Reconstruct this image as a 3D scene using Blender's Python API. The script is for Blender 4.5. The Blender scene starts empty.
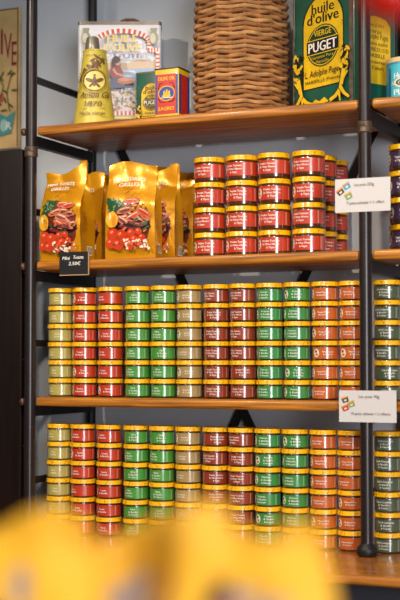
import bpy, math, random
from math import sin, cos, pi, radians, atan2, hypot
random.seed(7)
S = bpy.context.scene
COL = S.collection

# ------------------------------------------------------------------ materials
def lin(c):
    return tuple(((x / 255) / 12.92 if x / 255 <= 0.04045 else ((x / 255 + 0.055) / 1.055) ** 2.4) for x in c)

MATS = {}
def mat(name, rgb, rough=0.5, metal=0.0, coat=0.0, coat_rough=0.05, coat_ior=1.5, spec=0.5, var=0.0, vscale=20.0, bump=0.0, bscale=60.0):
    if name in MATS:
        return MATS[name]
    m = bpy.data.materials.new(name); m.use_nodes = True
    nt = m.node_tree; b = nt.nodes['Principled BSDF']
    c = lin(rgb)
    b.inputs['Base Color'].default_value = (*c, 1)
    b.inputs['Roughness'].default_value = rough
    b.inputs['Metallic'].default_value = metal
    b.inputs['Coat Weight'].default_value = coat
    b.inputs['Coat Roughness'].default_value = coat_rough
    b.inputs['Coat IOR'].default_value = coat_ior
    b.inputs['Specular IOR Level'].default_value = spec
    if var or bump:
        tc = nt.nodes.new('ShaderNodeTexCoord')
        nz = nt.nodes.new('ShaderNodeTexNoise'); nz.inputs['Scale'].default_value = vscale
        nz.inputs['Detail'].default_value = 4
        nt.links.new(tc.outputs['Object'], nz.inputs['Vector'])
        if var:
            mp = nt.nodes.new('ShaderNodeMapRange')
            mp.inputs['From Min'].default_value = 0.3; mp.inputs['From Max'].default_value = 0.7
            mp.inputs['To Min'].default_value = 1 - var; mp.inputs['To Max'].default_value = 1 + var
            mx = nt.nodes.new('ShaderNodeVectorMath'); mx.operation = 'SCALE'
            mx.inputs[0].default_value = c
            nt.links.new(nz.outputs['Fac'], mp.inputs['Value'])
            nt.links.new(mp.outputs['Result'], mx.inputs['Scale'])
            nt.links.new(mx.outputs['Vector'], b.inputs['Base Color'])
        if bump:
            n2 = nt.nodes.new('ShaderNodeTexNoise'); n2.inputs['Scale'].default_value = bscale
            nt.links.new(tc.outputs['Object'], n2.inputs['Vector'])
            bp = nt.nodes.new('ShaderNodeBump'); bp.inputs['Strength'].default_value = bump
            bp.inputs['Distance'].default_value = 0.002
            nt.links.new(n2.outputs['Fac'], bp.inputs['Height'])
            nt.links.new(bp.outputs['Normal'], b.inputs['Normal'])
    MATS[name] = m
    return m

def wood(name, dark, light, rough=0.3, coat=0.4, stretch=(1.2, 26, 26)):
    m = bpy.data.materials.new(name); m.use_nodes = True
    nt = m.node_tree; b = nt.nodes['Principled BSDF']
    tc = nt.nodes.new('ShaderNodeTexCoord')
    mp = nt.nodes.new('ShaderNodeMapping'); mp.inputs['Scale'].default_value = stretch
    nz = nt.nodes.new('ShaderNodeTexNoise'); nz.inputs['Scale'].default_value = 4.0
    nz.inputs['Detail'].default_value = 6; nz.inputs['Distortion'].default_value = 0.6
    cr = nt.nodes.new('ShaderNodeValToRGB')
    cr.color_ramp.elements[0].position = 0.34; cr.color_ramp.elements[0].color = (*lin(dark), 1)
    cr.color_ramp.elements[1].position = 0.66; cr.color_ramp.elements[1].color = (*lin(light), 1)
    nt.links.new(tc.outputs['Object'], mp.inputs['Vector']); nt.links.new(mp.outputs['Vector'], nz.inputs['Vector'])
    nt.links.new(nz.outputs['Fac'], cr.inputs['Fac']); nt.links.new(cr.outputs['Color'], b.inputs['Base Color'])
    b.inputs['Roughness'].default_value = rough
    b.inputs['Coat Weight'].default_value = coat; b.inputs['Coat Roughness'].default_value = 0.15
    MATS[name] = m
    return m

WOOD = wood('varnished_orange_wood', (122, 68, 18), (208, 134, 42), 0.42, 0.12)
COUNTERW = wood('counter_wood', (128, 70, 22), (206, 130, 50), rough=0.22, coat=0.5)
IRON = mat('dark_iron', (38, 29, 28), rough=0.38, metal=0.3, coat=0.25, coat_rough=0.2, var=0.2, vscale=30)
IRONB = mat('black_iron', (24, 22, 24), rough=0.5, metal=0.2)
COUPL = mat('worn_coupling', (92, 74, 58), rough=0.45, metal=0.4, var=0.3, vscale=80)
LID = mat('yellow_lid', (248, 184, 8), rough=0.32, coat=0.5, coat_rough=0.1)
INK = mat('dark_ink', (38, 26, 14), rough=0.5)
WHITE = mat('white_print', (238, 232, 222), rough=0.5)
CREAM = mat('cream_print', (226, 214, 184), rough=0.5)
BLACK = mat('black_print', (22, 20, 20), rough=0.5)

# ------------------------------------------------------------------ objects
def tag(o, label=None, cat=None, group=None, kind=None):
    if label: o['label'] = label
    if cat: o['category'] = cat
    if group: o['group'] = group
    if kind: o['kind'] = kind
    return o

def empty(name, loc, rz=0.0):
    o = bpy.data.objects.new(name, None); COL.objects.link(o)
    o.location = loc; o.rotation_euler.z = rz; o.empty_display_size = 0.02
    return o

class MB:
    """collects geometry of one part, several materials"""
    def __init__(s): s.v = []; s.f = []; s.m = []; s.mats = []; s.smooth = []
    def mi(s, m):
        if m not in s.mats: s.mats.append(m)
        return s.mats.index(m)
    def add(s, vs, fs, m, smooth=False):
        b = len(s.v); k = s.mi(m); s.v += [tuple(p) for p in vs]
        for f in fs:
            s.f.append([b + i for i in f]); s.m.append(k); s.smooth.append(smooth)
        return s
    def box(s, x0, x1, y0, y1, z0, z1, m, bev=0.0):
        if bev:
            return s.rbox(x0, x1, y0, y1, z0, z1, m, bev)
        vs = [(x, y, z) for z in (z0, z1) for y in (y0, y1) for x in (x0, x1)]
        return s.add(vs, [(0, 2, 3, 1), (4, 5, 7, 6), (0, 1, 5, 4), (2, 6, 7, 3), (0, 4, 6, 2), (1, 3, 7, 5)], m)
    def rbox(s, x0, x1, y0, y1, z0, z1, m, r, seg=4):
        """box with all vertical and horizontal edges rounded (stacked rounded rectangles)"""
        rings = []
        for k in range(seg + 1):
            a = pi / 2 * k / seg; rings.append((z0 + r - r * cos(a), r * (1 - sin(a))))
        for k in range(seg + 1):
            a = pi / 2 * k / seg; rings.append((z1 - r + r * sin(a), r * (1 - cos(a))))
        vs = []; n = 0
        for z, ins in rings:
            pts = rrect(x0 + ins, x1 - ins, y0 + ins, y1 - ins, max(r - ins, r * 0.15), seg)
            n = len(pts); vs += [(x, y, z) for x, y in pts]
        fs = []
        for i in range(len(rings) - 1):
            for j in range(n):
                fs.append((i * n + j, i * n + (j + 1) % n, (i + 1) * n + (j + 1) % n, (i + 1) * n + j))
        fs.append(tuple(reversed(range(n)))); fs.append(tuple((len(rings) - 1) * n + j for j in range(n)))
        return s.add(vs, fs, m, True)
    def lathe(s, prof, m, n=32, c=(0, 0, 0), cap=True, ell=1.0):
        vs = []
        for r, z in prof:
            for j in range(n):
                a = 2 * pi * j / n; vs.append((c[0] + r * cos(a), c[1] + r * ell * sin(a), c[2] + z))
        fs = []
        for i in range(len(prof) - 1):
            for j in range(n):
                fs.append((i * n + j, i * n + (j + 1) % n, (i + 1) * n + (j + 1) % n, (i + 1) * n + j))
        if cap:
            fs.append(tuple(reversed(range(n)))); fs.append(tuple((len(prof) - 1) * n + j for j in range(n)))
        return s.add(vs, fs, m, True)
    def rod(s, p, q, r, m, n=12, r2=None):
        from mathutils import Vector
        p = Vector(p); q = Vector(q); d = (q - p).normalized()
        u = d.orthogonal().normalized(); w = d.cross(u); r2 = r if r2 is None else r2
        vs = []
        for c, rr in ((p, r), (q, r2)):
            for j in range(n):
                a = 2 * pi * j / n; vs.append(tuple(c + u * rr * cos(a) + w * rr * sin(a)))
        fs = [(j, (j + 1) % n, n + (j + 1) % n, n + j) for j in range(n)]
        fs += [tuple(reversed(range(n))), tuple(range(n, 2 * n))]
        return s.add(vs, fs, m, True)
    def tube(s, pts, r, m, n=8):
        from mathutils import Vector
        P = [Vector(p) for p in pts]; vs = []
        for i, p in enumerate(P):
            d = (P[min(i + 1, len(P) - 1)] - P[max(i - 1, 0)]).normalized()
            u = d.cross(Vector((0.13, 0.31, 0.94))).normalized(); w = d.cross(u)
            for j in range(n):
                a = 2 * pi * j / n; vs.append(tuple(p + u * r * cos(a) + w * r * sin(a)))
        fs = [(i * n + j, i * n + (j + 1) % n, (i + 1) * n + (j + 1) % n, (i + 1) * n + j) for i in range(len(P) - 1) for j in range(n)]
        fs += [tuple(reversed(range(n))), tuple((len(P) - 1) * n + j for j in range(n))]
        return s.add(vs, fs, m, True)
    def bar(s, p, q, w, t, m):
        """flat bar from p to q in an XZ plane, width w in plane, thickness t along y"""
        dx, dz = q[0] - p[0], q[2] - p[2]; L = hypot(dx, dz); nx, nz = -dz / L * w / 2, dx / L * w / 2
        vs = []
        for y in (-t / 2, t / 2):
            for c, sg in ((p, 1), (p, -1), (q, -1), (q, 1)):
                vs.append((c[0] + sg * nx, c[1] + y, c[2] + sg * nz))
        return s.add(vs, [(0, 1, 2, 3), (7, 6, 5, 4), (0, 4, 5, 1), (1, 5, 6, 2), (2, 6, 7, 3), (3, 7, 4, 0)], m)
    def build(s, name, parent=None, loc=None):
        me = bpy.data.meshes.new(name); me.from_pydata(s.v, [], s.f)
        for m in s.mats: me.materials.append(m)
        me.polygons.foreach_set('material_index', s.m)
        me.polygons.foreach_set('use_smooth', s.smooth)
        me.update()
        try: me.set_sharp_from_angle(angle=radians(38))
        except Exception: pass
        o = bpy.data.objects.new(name, me); COL.objects.link(o)
        if parent: o.parent = parent
        if loc: o.location = loc
        return o

def rrect(x0, x1, y0, y1, r, seg=4):
    pts = []
    for cx, cy, a0 in ((x1 - r, y1 - r, 0), (x0 + r, y1 - r, 90), (x0 + r, y0 + r, 180), (x1 - r, y0 + r, 270)):
        for k in range(seg + 1):
            a = radians(a0 + 90 * k / seg); pts.append((cx + r * cos(a), cy + r * sin(a)))
    return pts

# ------------------------------------------------------------------ printed artwork
TXT = {}
def text2d(body, res=2):
    if body in TXT: return TXT[body]
    cu = bpy.data.curves.new('t', 'FONT'); cu.body = body; cu.size = 1; cu.resolution_u = res
    o = bpy.data.objects.new('t', cu); COL.objects.link(o)
    dg = bpy.context.evaluated_depsgraph_get(); dg.update()
    me = o.evaluated_get(dg).to_mesh()
    vs = [(v.co.x, v.co.y) for v in me.vertices]; fs = [tuple(p.vertices) for p in me.polygons]
    o.evaluated_get(dg).to_mesh_clear()
    bpy.data.objects.remove(o); bpy.data.curves.remove(cu)
    x0 = min(v[0] for v in vs); x1 = max(v[0] for v in vs)
    TXT[body] = ([(x - x0, y) for x, y in vs], fs, x1 - x0)
    return TXT[body]

class Art:
    """flat shapes (u, v) printed on a surface through a mapping f(u, v, height)"""
    def __init__(s, mb, fmap, step=0.00012): s.mb = mb; s.f = fmap; s.k = 0; s.step = step
    def put(s, pts, faces, m, bump=True):
        if bump: s.k += 1
        h = 0.00015 + s.k * s.step
        s.mb.add([s.f(u, v, h) for u, v in pts], faces, m, False)
    def ell(s, cx, cy, rx, ry, m, n=18, rings=2, jit=0.0, rot=0.0):
        pts = [(cx, cy)]; fs = []
        js = [1 + random.uniform(-jit, jit) for _ in range(n)]
        for k in range(1, rings + 1):
            for j in range(n):
                a = 2 * pi * j / n; x = rx * k / rings * cos(a) * js[j]; y = ry * k / rings * sin(a) * js[j]
                pts.append((cx + x * cos(rot) - y * sin(rot), cy + x * sin(rot) + y * cos(rot)))
        for j in range(n): fs.append((0, 1 + j, 1 + (j + 1) % n))
        for k in range(rings - 1):
            b = 1 + k * n
            for j in range(n): fs.append((b + j, b + n + j, b + n + (j + 1) % n, b + (j + 1) % n))
        s.put(pts, fs, m)
    def rect(s, u0, u1, v0, v1, m, nu=1, nv=1):
        pts = [(u0 + (u1 - u0) * i / nu, v0 + (v1 - v0) * j / nv) for j in range(nv + 1) for i in range(nu + 1)]
        fs = [(j * (nu + 1) + i, j * (nu + 1) + i + 1, (j + 1) * (nu + 1) + i + 1, (j + 1) * (nu + 1) + i) for j in range(nv) for i in range(nu)]
        s.put(pts, fs, m)
    def poly(s, pts, m): s.put(pts, [tuple(range(len(pts)))], m)
    def line(s, pts, w, m, w2=None):
        w2 = w if w2 is None else w2; vs = []; n = len(pts)
        for i, p in enumerate(pts):
            a = pts[max(i - 1, 0)]; b = pts[min(i + 1, n - 1)]; d = hypot(b[0] - a[0], b[1] - a[1]) or 1
            ww = (w + (w2 - w) * i / max(n - 1, 1)) / 2; nx, ny = -(b[1] - a[1]) / d * ww, (b[0] - a[0]) / d * ww
            vs += [(p[0] + nx, p[1] + ny), (p[0] - nx, p[1] - ny)]
        s.put(vs, [(2 * i, 2 * i + 1, 2 * i + 3, 2 * i + 2) for i in range(n - 1)], m)
    def ring(s, cx, cy, rx, ry, w, m, a0=0, a1=360, n=28):
        s.line([(cx + rx * cos(radians(a0 + (a1 - a0) * k / n)), cy + ry * sin(radians(a0 + (a1 - a0) * k / n))) for k in range(n + 1)], w, m)
    def text(s, body, cx, cy, size, m, width=None, align='c', arc=None, slant=0.0, rot=0.0, bold=0.0):
        vs, fs, w = text2d(body)
        sx = size if width is None else width / w
        W = w * sx; off = {'c': -W / 2, 'l': 0, 'r': -W}[align]
        def place(dx):
            out = []
            for x, y in vs:
                X = x * sx + off + slant * y * size + dx; Y = y * size
                if arc:
                    a = X / arc; X, Y = (arc + Y) * sin(a), (arc + Y) * cos(a) - arc
                if rot: X, Y = X * cos(rot) - Y * sin(rot), X * sin(rot) + Y * cos(rot)
                out.append((cx + X, cy + Y))
            return out
        s.put(place(0), fs, m)
        if bold:
            s.put(place(bold * size), fs, m); s.put(place(-bold * size), fs, m)

def flat(o, ux=(1, 0, 0), vz=(0, 0, 1), nn=(0, -1, 0)):
    return lambda u, v, h: tuple(o[i] + u * ux[i] + v * vz[i] + h * nn[i] for i in range(3))
def cyl(rf, c=(0, 0), z0=0.0, a0=-pi / 2, ell=1.0):
    """u runs along the circumference from the -y side, v up; rf(v) radius"""
    def f(u, v, h):
        R = rf(v); a = a0 + u / R
        return (c[0] + (R + h) * cos(a), c[1] + (R + h) * ell * sin(a), z0 + v)
    return f

# ------------------------------------------------------------------ the setting
Z1, Z2, Z3, ZC = 1.9035, 1.5800, 1.2580, 0.9335
EPS = 0.0004      # shelf tops and counter top
PW = 0.829                                             # spacing of the uprights
wallm = mat('painted_wall', (188, 193, 199), rough=0.8, var=0.05, vscale=2.5)
tag(MB().box(-2.6, 6.5, 0.335, 0.42, 0, 2.8, wallm).build('wall_back'), kind='structure')
tag(MB().box(-2.6, 6.5, -8.0, 0.42, -0.05, 0, wood('floor_wood', (38, 30, 24), (56, 44, 36), 0.6, 0.0)).build('floor'), kind='structure')

# wooden counter that carries the shelving
c = empty('counter', (0, 0, 0)); tag(c, 'glossy orange-brown wooden counter top carrying the shelving and bottom jars', 'counter')
MB().rbox(-0.5, 1.75, -0.252, 0.325, ZC - 0.019, ZC, COUNTERW, 0.008).build('worktop', c)
basem = mat('counter_base', (48, 46, 52), rough=0.6)
MB().box(-0.46, 1.71, -0.16, 0.31, 0.0, ZC - 0.019, basem).build('cabinet_body', c)

# ------------------------------------------------------------------ shelving unit
u = empty('shelving_unit', (0, 0, ZC)); tag(u, 'tall shelving unit of dark iron tube posts with varnished wooden boards', 'shelf')
def upart(mb, name, par=u):
    mb.v = [(x, y, z - ZC) for x, y, z in mb.v]
    return mb.build(name, par)
XB = (0.0, PW, 2 * PW)
for x in XB[:2]:
    p = upart(MB().lathe([(0.0135, ZC + 0.02), (0.0135, 2.5)], IRON, 24, (x, 0, 0)), 'front_post')
    q = MB().lathe([(0.012, 0.0), (0.020, 0.002), (0.0235, 0.010), (0.0215, 0.018), (0.0145, 0.025), (0.0136, 0.027)], IRONB, 28, (x, 0, ZC))
    upart(q, 'foot', p)
    q = MB().lathe([(0.0136, -0.013), (0.0158, -0.011), (0.0158, -0.002), (0.0150, 0), (0.0158, 0.002), (0.0158, 0.011), (0.0136, 0.013)], COUPL, 24, (x, 0, 1.842))
    upart(q, 'coupling', p)
for x in XB[:2]:
    upart(MB().lathe([(0.0115, ZC), (0.0115, 2.5)], IRONB, 20, (x, 0.300, 0)), 'back_post')
for z in (Z1, Z2, Z3):
    for k in (0, 1):
        x0, x1 = XB[k] + 0.0148, XB[k + 1] - 0.0148
        upart(MB().rbox(x0, x1, 0.0, 0.292, z - 0.0215, z, WOOD, 0.0065), 'shelf_board')
    for k in (0, 1):
        upart(MB().box(XB[k] - 0.009, XB[k] + 0.009, 0.013, 0.288, z - 0.046, z - 0.0217, IRONB), 'side_rail')
    upart(MB().lathe([(0.002, -0.009), (0.0055, -0.0075), (0.0075, -0.003), (0.0078, 0), (0.0075, 0.003), (0.0055, 0.0075), (0.002, 0.009)],
                     mat('brown_bolt', (84, 54, 36), rough=0.4, metal=0.3), 14, (-0.0205, 0.0, z - 0.012)), 'bolt_head')
for k, zs in ((0, (2.020, 1.700, 1.3855, 1.060)), (1, (1.700, 1.3855, 1.060))):
    for z in zs:
        upart(MB().box(XB[k] - 0.0035 - 0.012 * k, XB[k] + 0.0035 - 0.012 * k, 0.012, 0.289, z - 0.008, z + 0.008, IRONB), 'side_brace')
upart(MB().bar((-0.004, 0.314, 2.045), (0.560, 0.314, 0.945), 0.021, 0.004, IRONB), 'cross_brace')
upart(MB().bar((PW + 0.004, 0.319, 2.045), (0.268, 0.319, 0.945), 0.021, 0.004, IRONB), 'cross_brace')

# dark narrow panel at the left edge
c = empty('panel', (-0.25, 0.02, ZC)); tag(c, 'tall dark brown glossy wooden panel at left edge beside the iron post', 'panel')
darkw = wood('dark_brown_wood', (14, 7, 5), (26, 13, 10), 0.5, 0.0, (18, 18, 1.0))
darkw.node_tree.nodes['Principled BSDF'].inputs['Specular IOR Level'].default_value = 0.2
MB().rbox(-0.213, 0.213, 0.0, 0.022, 0.0, 0.9215, darkw, 0.003).build('board', c)
for z in (1.556, 1.345, 1.138):
    MB().rod((0.210, 0.011, z - ZC), (0.2355, 0.011, z - ZC), 0.0035, IRONB).build('hinge_pin', c)

# ------------------------------------------------------------------ vintage sign on the wall
tan_ = mat('aged_tan_paint', (204, 170, 112), rough=0.6, var=0.18, vscale=14)
maroon = mat('maroon_paint', (124, 44, 30), rough=0.6); pink = mat('faded_pink', (214, 140, 110), rough=0.6)
olive = mat('olive_leaf_paint', (92, 92, 48), rough=0.6); teal = mat('teal_paint', (70, 140, 140), rough=0.6)
c = empty('wall_sign', (-0.421, 0.333, 1.915)); tag(c, 'old tan painted sign with maroon lettering and olive branches on back wall', 'sign')
MB().rbox(-0.185, 0.185, -0.016, 0.0, 0, 0.382, tan_, 0.003).add(
    [(-0.185, -0.0165, 0.0), (0.185, -0.0165, 0), (0.185, -0.0165, 0.001), (-0.185, -0.0165, 0.001)], [(0, 1, 2, 3)], tan_).build('board', c)
mb = MB(); A = Art(mb, flat((0, -0.016, 0)))
edge = mat('sign_edge', (112, 82, 54), rough=0.6)
for a, b in (((-0.184, 0.379), (0.184, 0.379)), ((0.182, 0.003), (0.182, 0.379))): A.line([a, b], 0.004, edge)
for ch, x, z, h in (('O', -0.10, 0.262, 0.09), ('L', -0.02, 0.286, 0.09), ('I', 0.1315, 0.258, 0.100), ('V', 0.1510, 0.246, 0.098), ('E', 0.1715, 0.224, 0.095)):
    A.text(ch, x + 0.0025, z - 0.002, h, pink, width=(0.024 if ch == 'V' else 0.016 if ch != 'I' else 0.006))
    A.text(ch, x, z, h, maroon, width=(0.024 if ch == 'V' else 0.016 if ch != 'I' else 0.006))
for k in range(16):
    x = 0.10 + 0.075 * random.random(); z = 0.10 + 0.12 * random.random()
    A.ell(x, z, 0.011, 0.0032, olive, 10, 1, rot=random.uniform(-1.2, 1.2))
for k in range(7):
    A.ell(random.uniform(0.11, 0.165), random.uniform(0.115, 0.15), 0.006, 0.006, mat('faded_red', (186, 76, 56), rough=0.6), 10, 1)
A.line([(0.115, 0.21), (0.14, 0.17), (0.125, 0.12)], 0.003, olive); A.line([(0.165, 0.20), (0.15, 0.15), (0.16, 0.10)], 0.003, olive)
A.poly([(0.08, 0.025), (0.165, 0.04), (0.178, 0.10), (0.15, 0.085), (0.13, 0.095), (0.08, 0.085)], teal)
A.ell(0.142, 0.062, 0.012, 0.017, mat('pale_teal', (150, 190, 180), rough=0.6)); A.text('R', 0.158, 0.050, 0.030, WHITE)
mb.build('artwork', c)

# ------------------------------------------------------------------ jars
ORD = ['bottom', 'second', 'third', 'fourth', 'fifth', 'top']
def jar_kind(name, R, H, lid_h, gap, foot, label_rgb, fill_rgb, lines, emblem, tsize, stripe=True, over=0.0016):
    """returns prototype meshes: body, label, lid (shared by all copies of the kind)"""
    r = R - over
    fill = mat(name + '_fill', tuple(x * 0.55 for x in fill_rgb), rough=0.25, coat=1.0, coat_ior=1.6, coat_rough=0.05, var=0.25, vscale=120)
    zl = H - 0.0002 - lid_h
    body = MB().lathe([(r * 0.86, 0.0), (r * 0.95, 0.0006), (r * 0.995, 0.0026), (r, 0.0045), (r, zl - gap + 0.0008), (r * 0.985, zl - gap * 0.5), (r * 0.93, zl + 0.0004), (r * 0.93, zl + 0.003)], fill, 36)
    lm = mat(name + '_label', label_rgb, rough=0.4, coat=1.0, coat_ior=1.60, coat_rough=0.11, var=0.10, vscale=60)
    lab = MB(); zl0, zl1 = foot, zl - gap
    n = 44; vs = []; fs = []
    a0, a1 = radians(-90 - 150), radians(-90 + 150)
    for z in (zl0, zl1):
        for j in range(n + 1):
            a = a0 + (a1 - a0) * j / n; vs.append(((r + 0.0002) * cos(a), (r + 0.0002) * sin(a), z))
    fs = [(j, j + 1, n + 2 + j, n + 1 + j) for j in range(n)]
    lab.add(vs, fs, lm, True)
    A = Art(lab, cyl(lambda v: r + 0.0002), 0.00006)
    hh = zl1 - zl0; zc = (zl0 + zl1) / 2
    if emblem:
        eu = -1.02 * r
        A.ell(eu, zc, hh * 0.30, hh * 0.38, CREAM, 16, 2)
        A.ell(eu + 0.001, zc - hh * 0.14, hh * 0.13, hh * 0.10, lm, 12, 1, 0.2)
        A.ell(eu - 0.001, zc + hh * 0.14, hh * 0.12, hh * 0.12, INK, 12, 1)
    ls = tsize * 1.22
    for k, t in enumerate(lines):
        A.text(t, -r * 0.06, zc + (len(lines) / 2 - k - 0.78) * ls, tsize * 1.05, WHITE, width=min(len(t) * tsize * 0.50, r * 1.22), bold=0.02)
    if stripe:
        A.rect(r * 1.05, r * 1.18, zl0 + 0.001, zl1 - 0.001, mat(name + '_edge', tuple(int(x * 0.6 + 90) for x in label_rgb), rough=0.4, coat=0.6), 2, 1)
    lid = MB().lathe([(R - 0.0008, 0.0), (R, 0.0006), (R, 0.0022), (R - 0.0004, 0.0030), (R - 0.0004, lid_h - 0.0022), (R - 0.0009, lid_h - 0.0009),
                      (R - 0.0022, lid_h - 0.0002), (R - 0.0034, lid_h - 0.0001), (R - 0.0042, lid_h - 0.0006), (0.004, lid_h - 0.0006)], LID, 40)
    A = Art(lid, cyl(lambda v: R - 0.0003), 0.00005)
    rng = random.Random(11)
    C = 2 * pi * R; npos = 9
    for k in range(npos):
        u0 = C * (k + rng.uniform(0.1, 0.9)) / npos; d = rng.uniform(-0.5, 0.5) * lid_h
        w = 0.00075 if lid_h < 0.0105 else 0.0009
        A.line([(u0, 0.0004), (u0 + d * 0.4, lid_h * 0.45), (u0 + d * 1.3, lid_h * 0.92)], w, INK, w * 0.7)
        if k % 2: A.line([(u0 + d * 0.4, lid_h * 0.45), (u0 + d * 0.4 + lid_h * 0.5, lid_h * 0.7)], w * 0.9, INK, w * 0.5)
    A = Art(lid, flat((0, 0, lid_h - 0.0006), (1, 0, 0), (0, 1, 0), (0, 0, 1)), 0.00003)
    for k in range(8):
        a = rng.uniform(0, 6.28); q = rng.uniform(0.25, 0.8) * R
        A.line([(q * cos(a), q * sin(a)), (q * cos(a + 0.35), q * sin(a + 0.35)), ((q + 0.004) * cos(a + 0.6), (q + 0.004) * sin(a + 0.6))], 0.0012, INK)
    bo = body.build('jar_glass'); lo = lab.build('paper_label'); li = lid.build('lid')
    li.location.z = zl
    return [bo, lo, li]

KINDS = {}
def kind(key, *a, **k):
    KINDS[key] = jar_kind(key, *a, **k)
SM = (0.0312, 0.0432, 0.0103, 0.0042, 0.0036)
kind('pale_olive', *SM, (174, 160, 80), (150, 134, 80), ['Pois', 'Chiche'], False, 0.0050, over=0.0027)
kind('red', *SM, (188, 54, 22), (96, 30, 20), ['Tomate', '& Basilic'], True, 0.0052, over=0.0027)
kind('green', *SM, (68, 144, 52), (60, 72, 36), ['Olive', '& Basilic', '& Citron'], False, 0.0050, over=0.0027)
kind('tan', *SM, (164, 138, 86), (120, 98, 60), ['Artichaut', '& Truffe'], True, 0.0046, over=0.0027)
kind('dark_red', *SM, (142, 50, 22), (92, 40, 22), ['Poulet Tomate', '& Olive Noire', '& Thym'], False, 0.0050, over=0.0027)
kind('emerald', *SM, (52, 134, 60), (64, 70, 36), ['Poivron', '& Basilic', '& Amande'], True, 0.0052, over=0.0027)
kind('orange', *SM, (190, 92, 30), (120, 56, 26), ['Piment Doux', '& Carotte'], True, 0.0046, over=0.0027)
kind('grey_green', *SM, (74, 86, 60), (108, 100, 72), ["L'ail & Courgette", '& Basilic', '& Tomate'], False, 0.0052, over=0.0027)
BG = (0.0382, 0.0583, 0.0116, 0.0054, 0.0102)
kind('big_red', *BG, (190, 54, 24), (132, 70, 26), ['Poulet Tomate', '& Olive Noire', '& Thym'], True, 0.0062)
kind('big_purple', *BG, (66, 40, 70), (96, 62, 40), ['Tapenade', '& Figue'], True, 0.0062)
used = set()
def place_jar(key, name, x, y, z, label, cat, group, rot, lrot):
    root = empty(name, (x, y, z + EPS)); tag(root, label, cat, group)
    first = key not in used; used.add(key)
    for o in KINDS[key]:
        q = o if first else o.copy()
        if not first: COL.objects.link(q)
        q.parent = root
        q.rotation_euler.z = lrot if o.name.startswith('lid') else rot
    return root

COLS = ['pale_olive', 'red', 'red', 'green', 'green', 'tan', 'dark_red', 'dark_red', 'emerald', 'emerald', 'orange', 'orange', 'grey_green']
WORD = {'pale_olive': 'pale olive', 'red': 'bright red', 'green': 'light green', 'tan': 'tan', 'dark_red': 'dark red', 'emerald': 'emerald green', 'orange': 'orange', 'grey_green': 'grey-green'}
NTH = ['first', 'second', 'third', 'fourth', 'fifth', 'sixth', 'seventh', 'eighth', 'ninth', 'tenth', 'eleventh', 'twelfth', 'thirteenth']
X3 = [0.0457, 0.1117, 0.1818, 0.2533, 0.3204, 0.3873, 0.4550, 0.5203, 0.5852, 0.6509, 0.7162, 0.7795, 0.8575]
X4 = [0.0377, 0.1039, 0.1743, 0.2460, 0.3133, 0.3805, 0.4484, 0.5120, 0.5768, 0.6424, 0.7080, 0.7720, 0.8530]
rj = random.Random(5)
for shelf, (xs, yc, zb, where, grp) in enumerate(((X3, 0.065, Z3, 'on the middle shelf', 'small jars stacked on the middle shelf'), (X4, 0.074, ZC, 'on the counter', 'small jars stacked on the counter'))):
    for ci, key in enumerate(COLS):
        base_rot = rj.uniform(-0.15, 0.25)
        for r in range(6):
            lvl = ['bottom', 'second from bottom', 'third from bottom', 'third from top', 'second from top', 'top'][r]
            lab = f'{WORD[key]} jar, {lvl} of {NTH[ci]} stack from left {where}'
            place_jar(key, 'small_jar', xs[ci] + rj.uniform(-0.0004, 0.0004), yc + rj.uniform(-0.0015, 0.0015), zb + r * 0.0432,
                      lab, 'jar', grp, base_rot + rj.choice([0, 0, 0, 0.3, -0.25]) + rj.uniform(-0.15, 0.15), rj.uniform(0, 6.28))
BX = [0.4222, 0.5034, 0.5826, 0.6657]
for ci, x in enumerate(BX):
    for r in range(4):
        lvl = ['bottom', 'second from bottom', 'second from top', 'top'][r]
        place_jar('big_red', 'large_jar', x, 0.103 + rj.uniform(-0.002, 0.002), Z2 + r * 0.0583, f'large red jar, {lvl} of {NTH[ci]} front stack from golden bags',
                  'jar', 'large red jars beside the golden bags', rj.uniform(-0.2, 0.25), rj.uniform(0, 6.28))
for b in (1, 2):
    for r in range(4):
        lvl = ['bottom', 'second from bottom', 'second from top', 'top'][r]
        w = 'middle' if b == 1 else 'rearmost'
        place_jar('big_red', 'large_jar', 0.6657 + 0.001 * b, 0.103 + 0.0795 * b, Z2 + r * 0.0583,
                  f'half-hidden large red jar, {lvl} of {w} stack behind fourth front stack', 'jar', 'large red jars beside the golden bags', rj.uniform(0.3, 0.9), rj.uniform(0, 6.28))
for r in range(4):
    lvl = ['bottom', 'second from bottom', 'second from top', 'top'][r]
    place_jar('big_purple', 'large_jar', 0.8905, 0.103, Z2 + r * 0.0583, f'large purple jar, {lvl} of stack right of the iron post', 'jar', 'large purple jars', rj.uniform(-0.1, 0.3), rj.uniform(0, 6.28))

# ------------------------------------------------------------------ golden food bags
gold = mat('golden_foil', (222, 152, 12), rough=0.33, metal=0.35, coat=0.3, coat_rough=0.15, bump=0.8, bscale=34)
art_m = dict(
    leaf=mat('print_leaf_green', (40, 84, 46), rough=0.35, coat=0.3), leaf2=mat('print_pale_green', (120, 150, 110), rough=0.35, coat=0.3),
    pep2=mat('print_pepper_orange', (224, 140, 30), rough=0.35, coat=0.3), pep=mat('print_pepper_yellow', (232, 176, 44), rough=0.35, coat=0.3), tom=mat('print_tomato', (204, 60, 26), rough=0.3, coat=0.4), tom2=mat('print_tomato_pale', (232, 96, 50), rough=0.3, coat=0.4),
    meat=mat('print_meat', (112, 40, 24), rough=0.35, coat=0.3), meat2=mat('print_meat_pale', (196, 112, 78), rough=0.35, coat=0.3), fat=mat('print_fat', (232, 200, 170), rough=0.35, coat=0.3),
    greyish=mat('print_grey', (160, 138, 130), rough=0.6), plum=mat('print_aubergine', (44, 22, 28), rough=0.3, coat=0.4), garlic=mat('print_garlic', (240, 224, 196), rough=0.35, coat=0.3))
satin = mat('satin_yellow_pouch', (238, 176, 42), rough=0.6, spec=0.35, bump=0.4, bscale=34)
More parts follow.
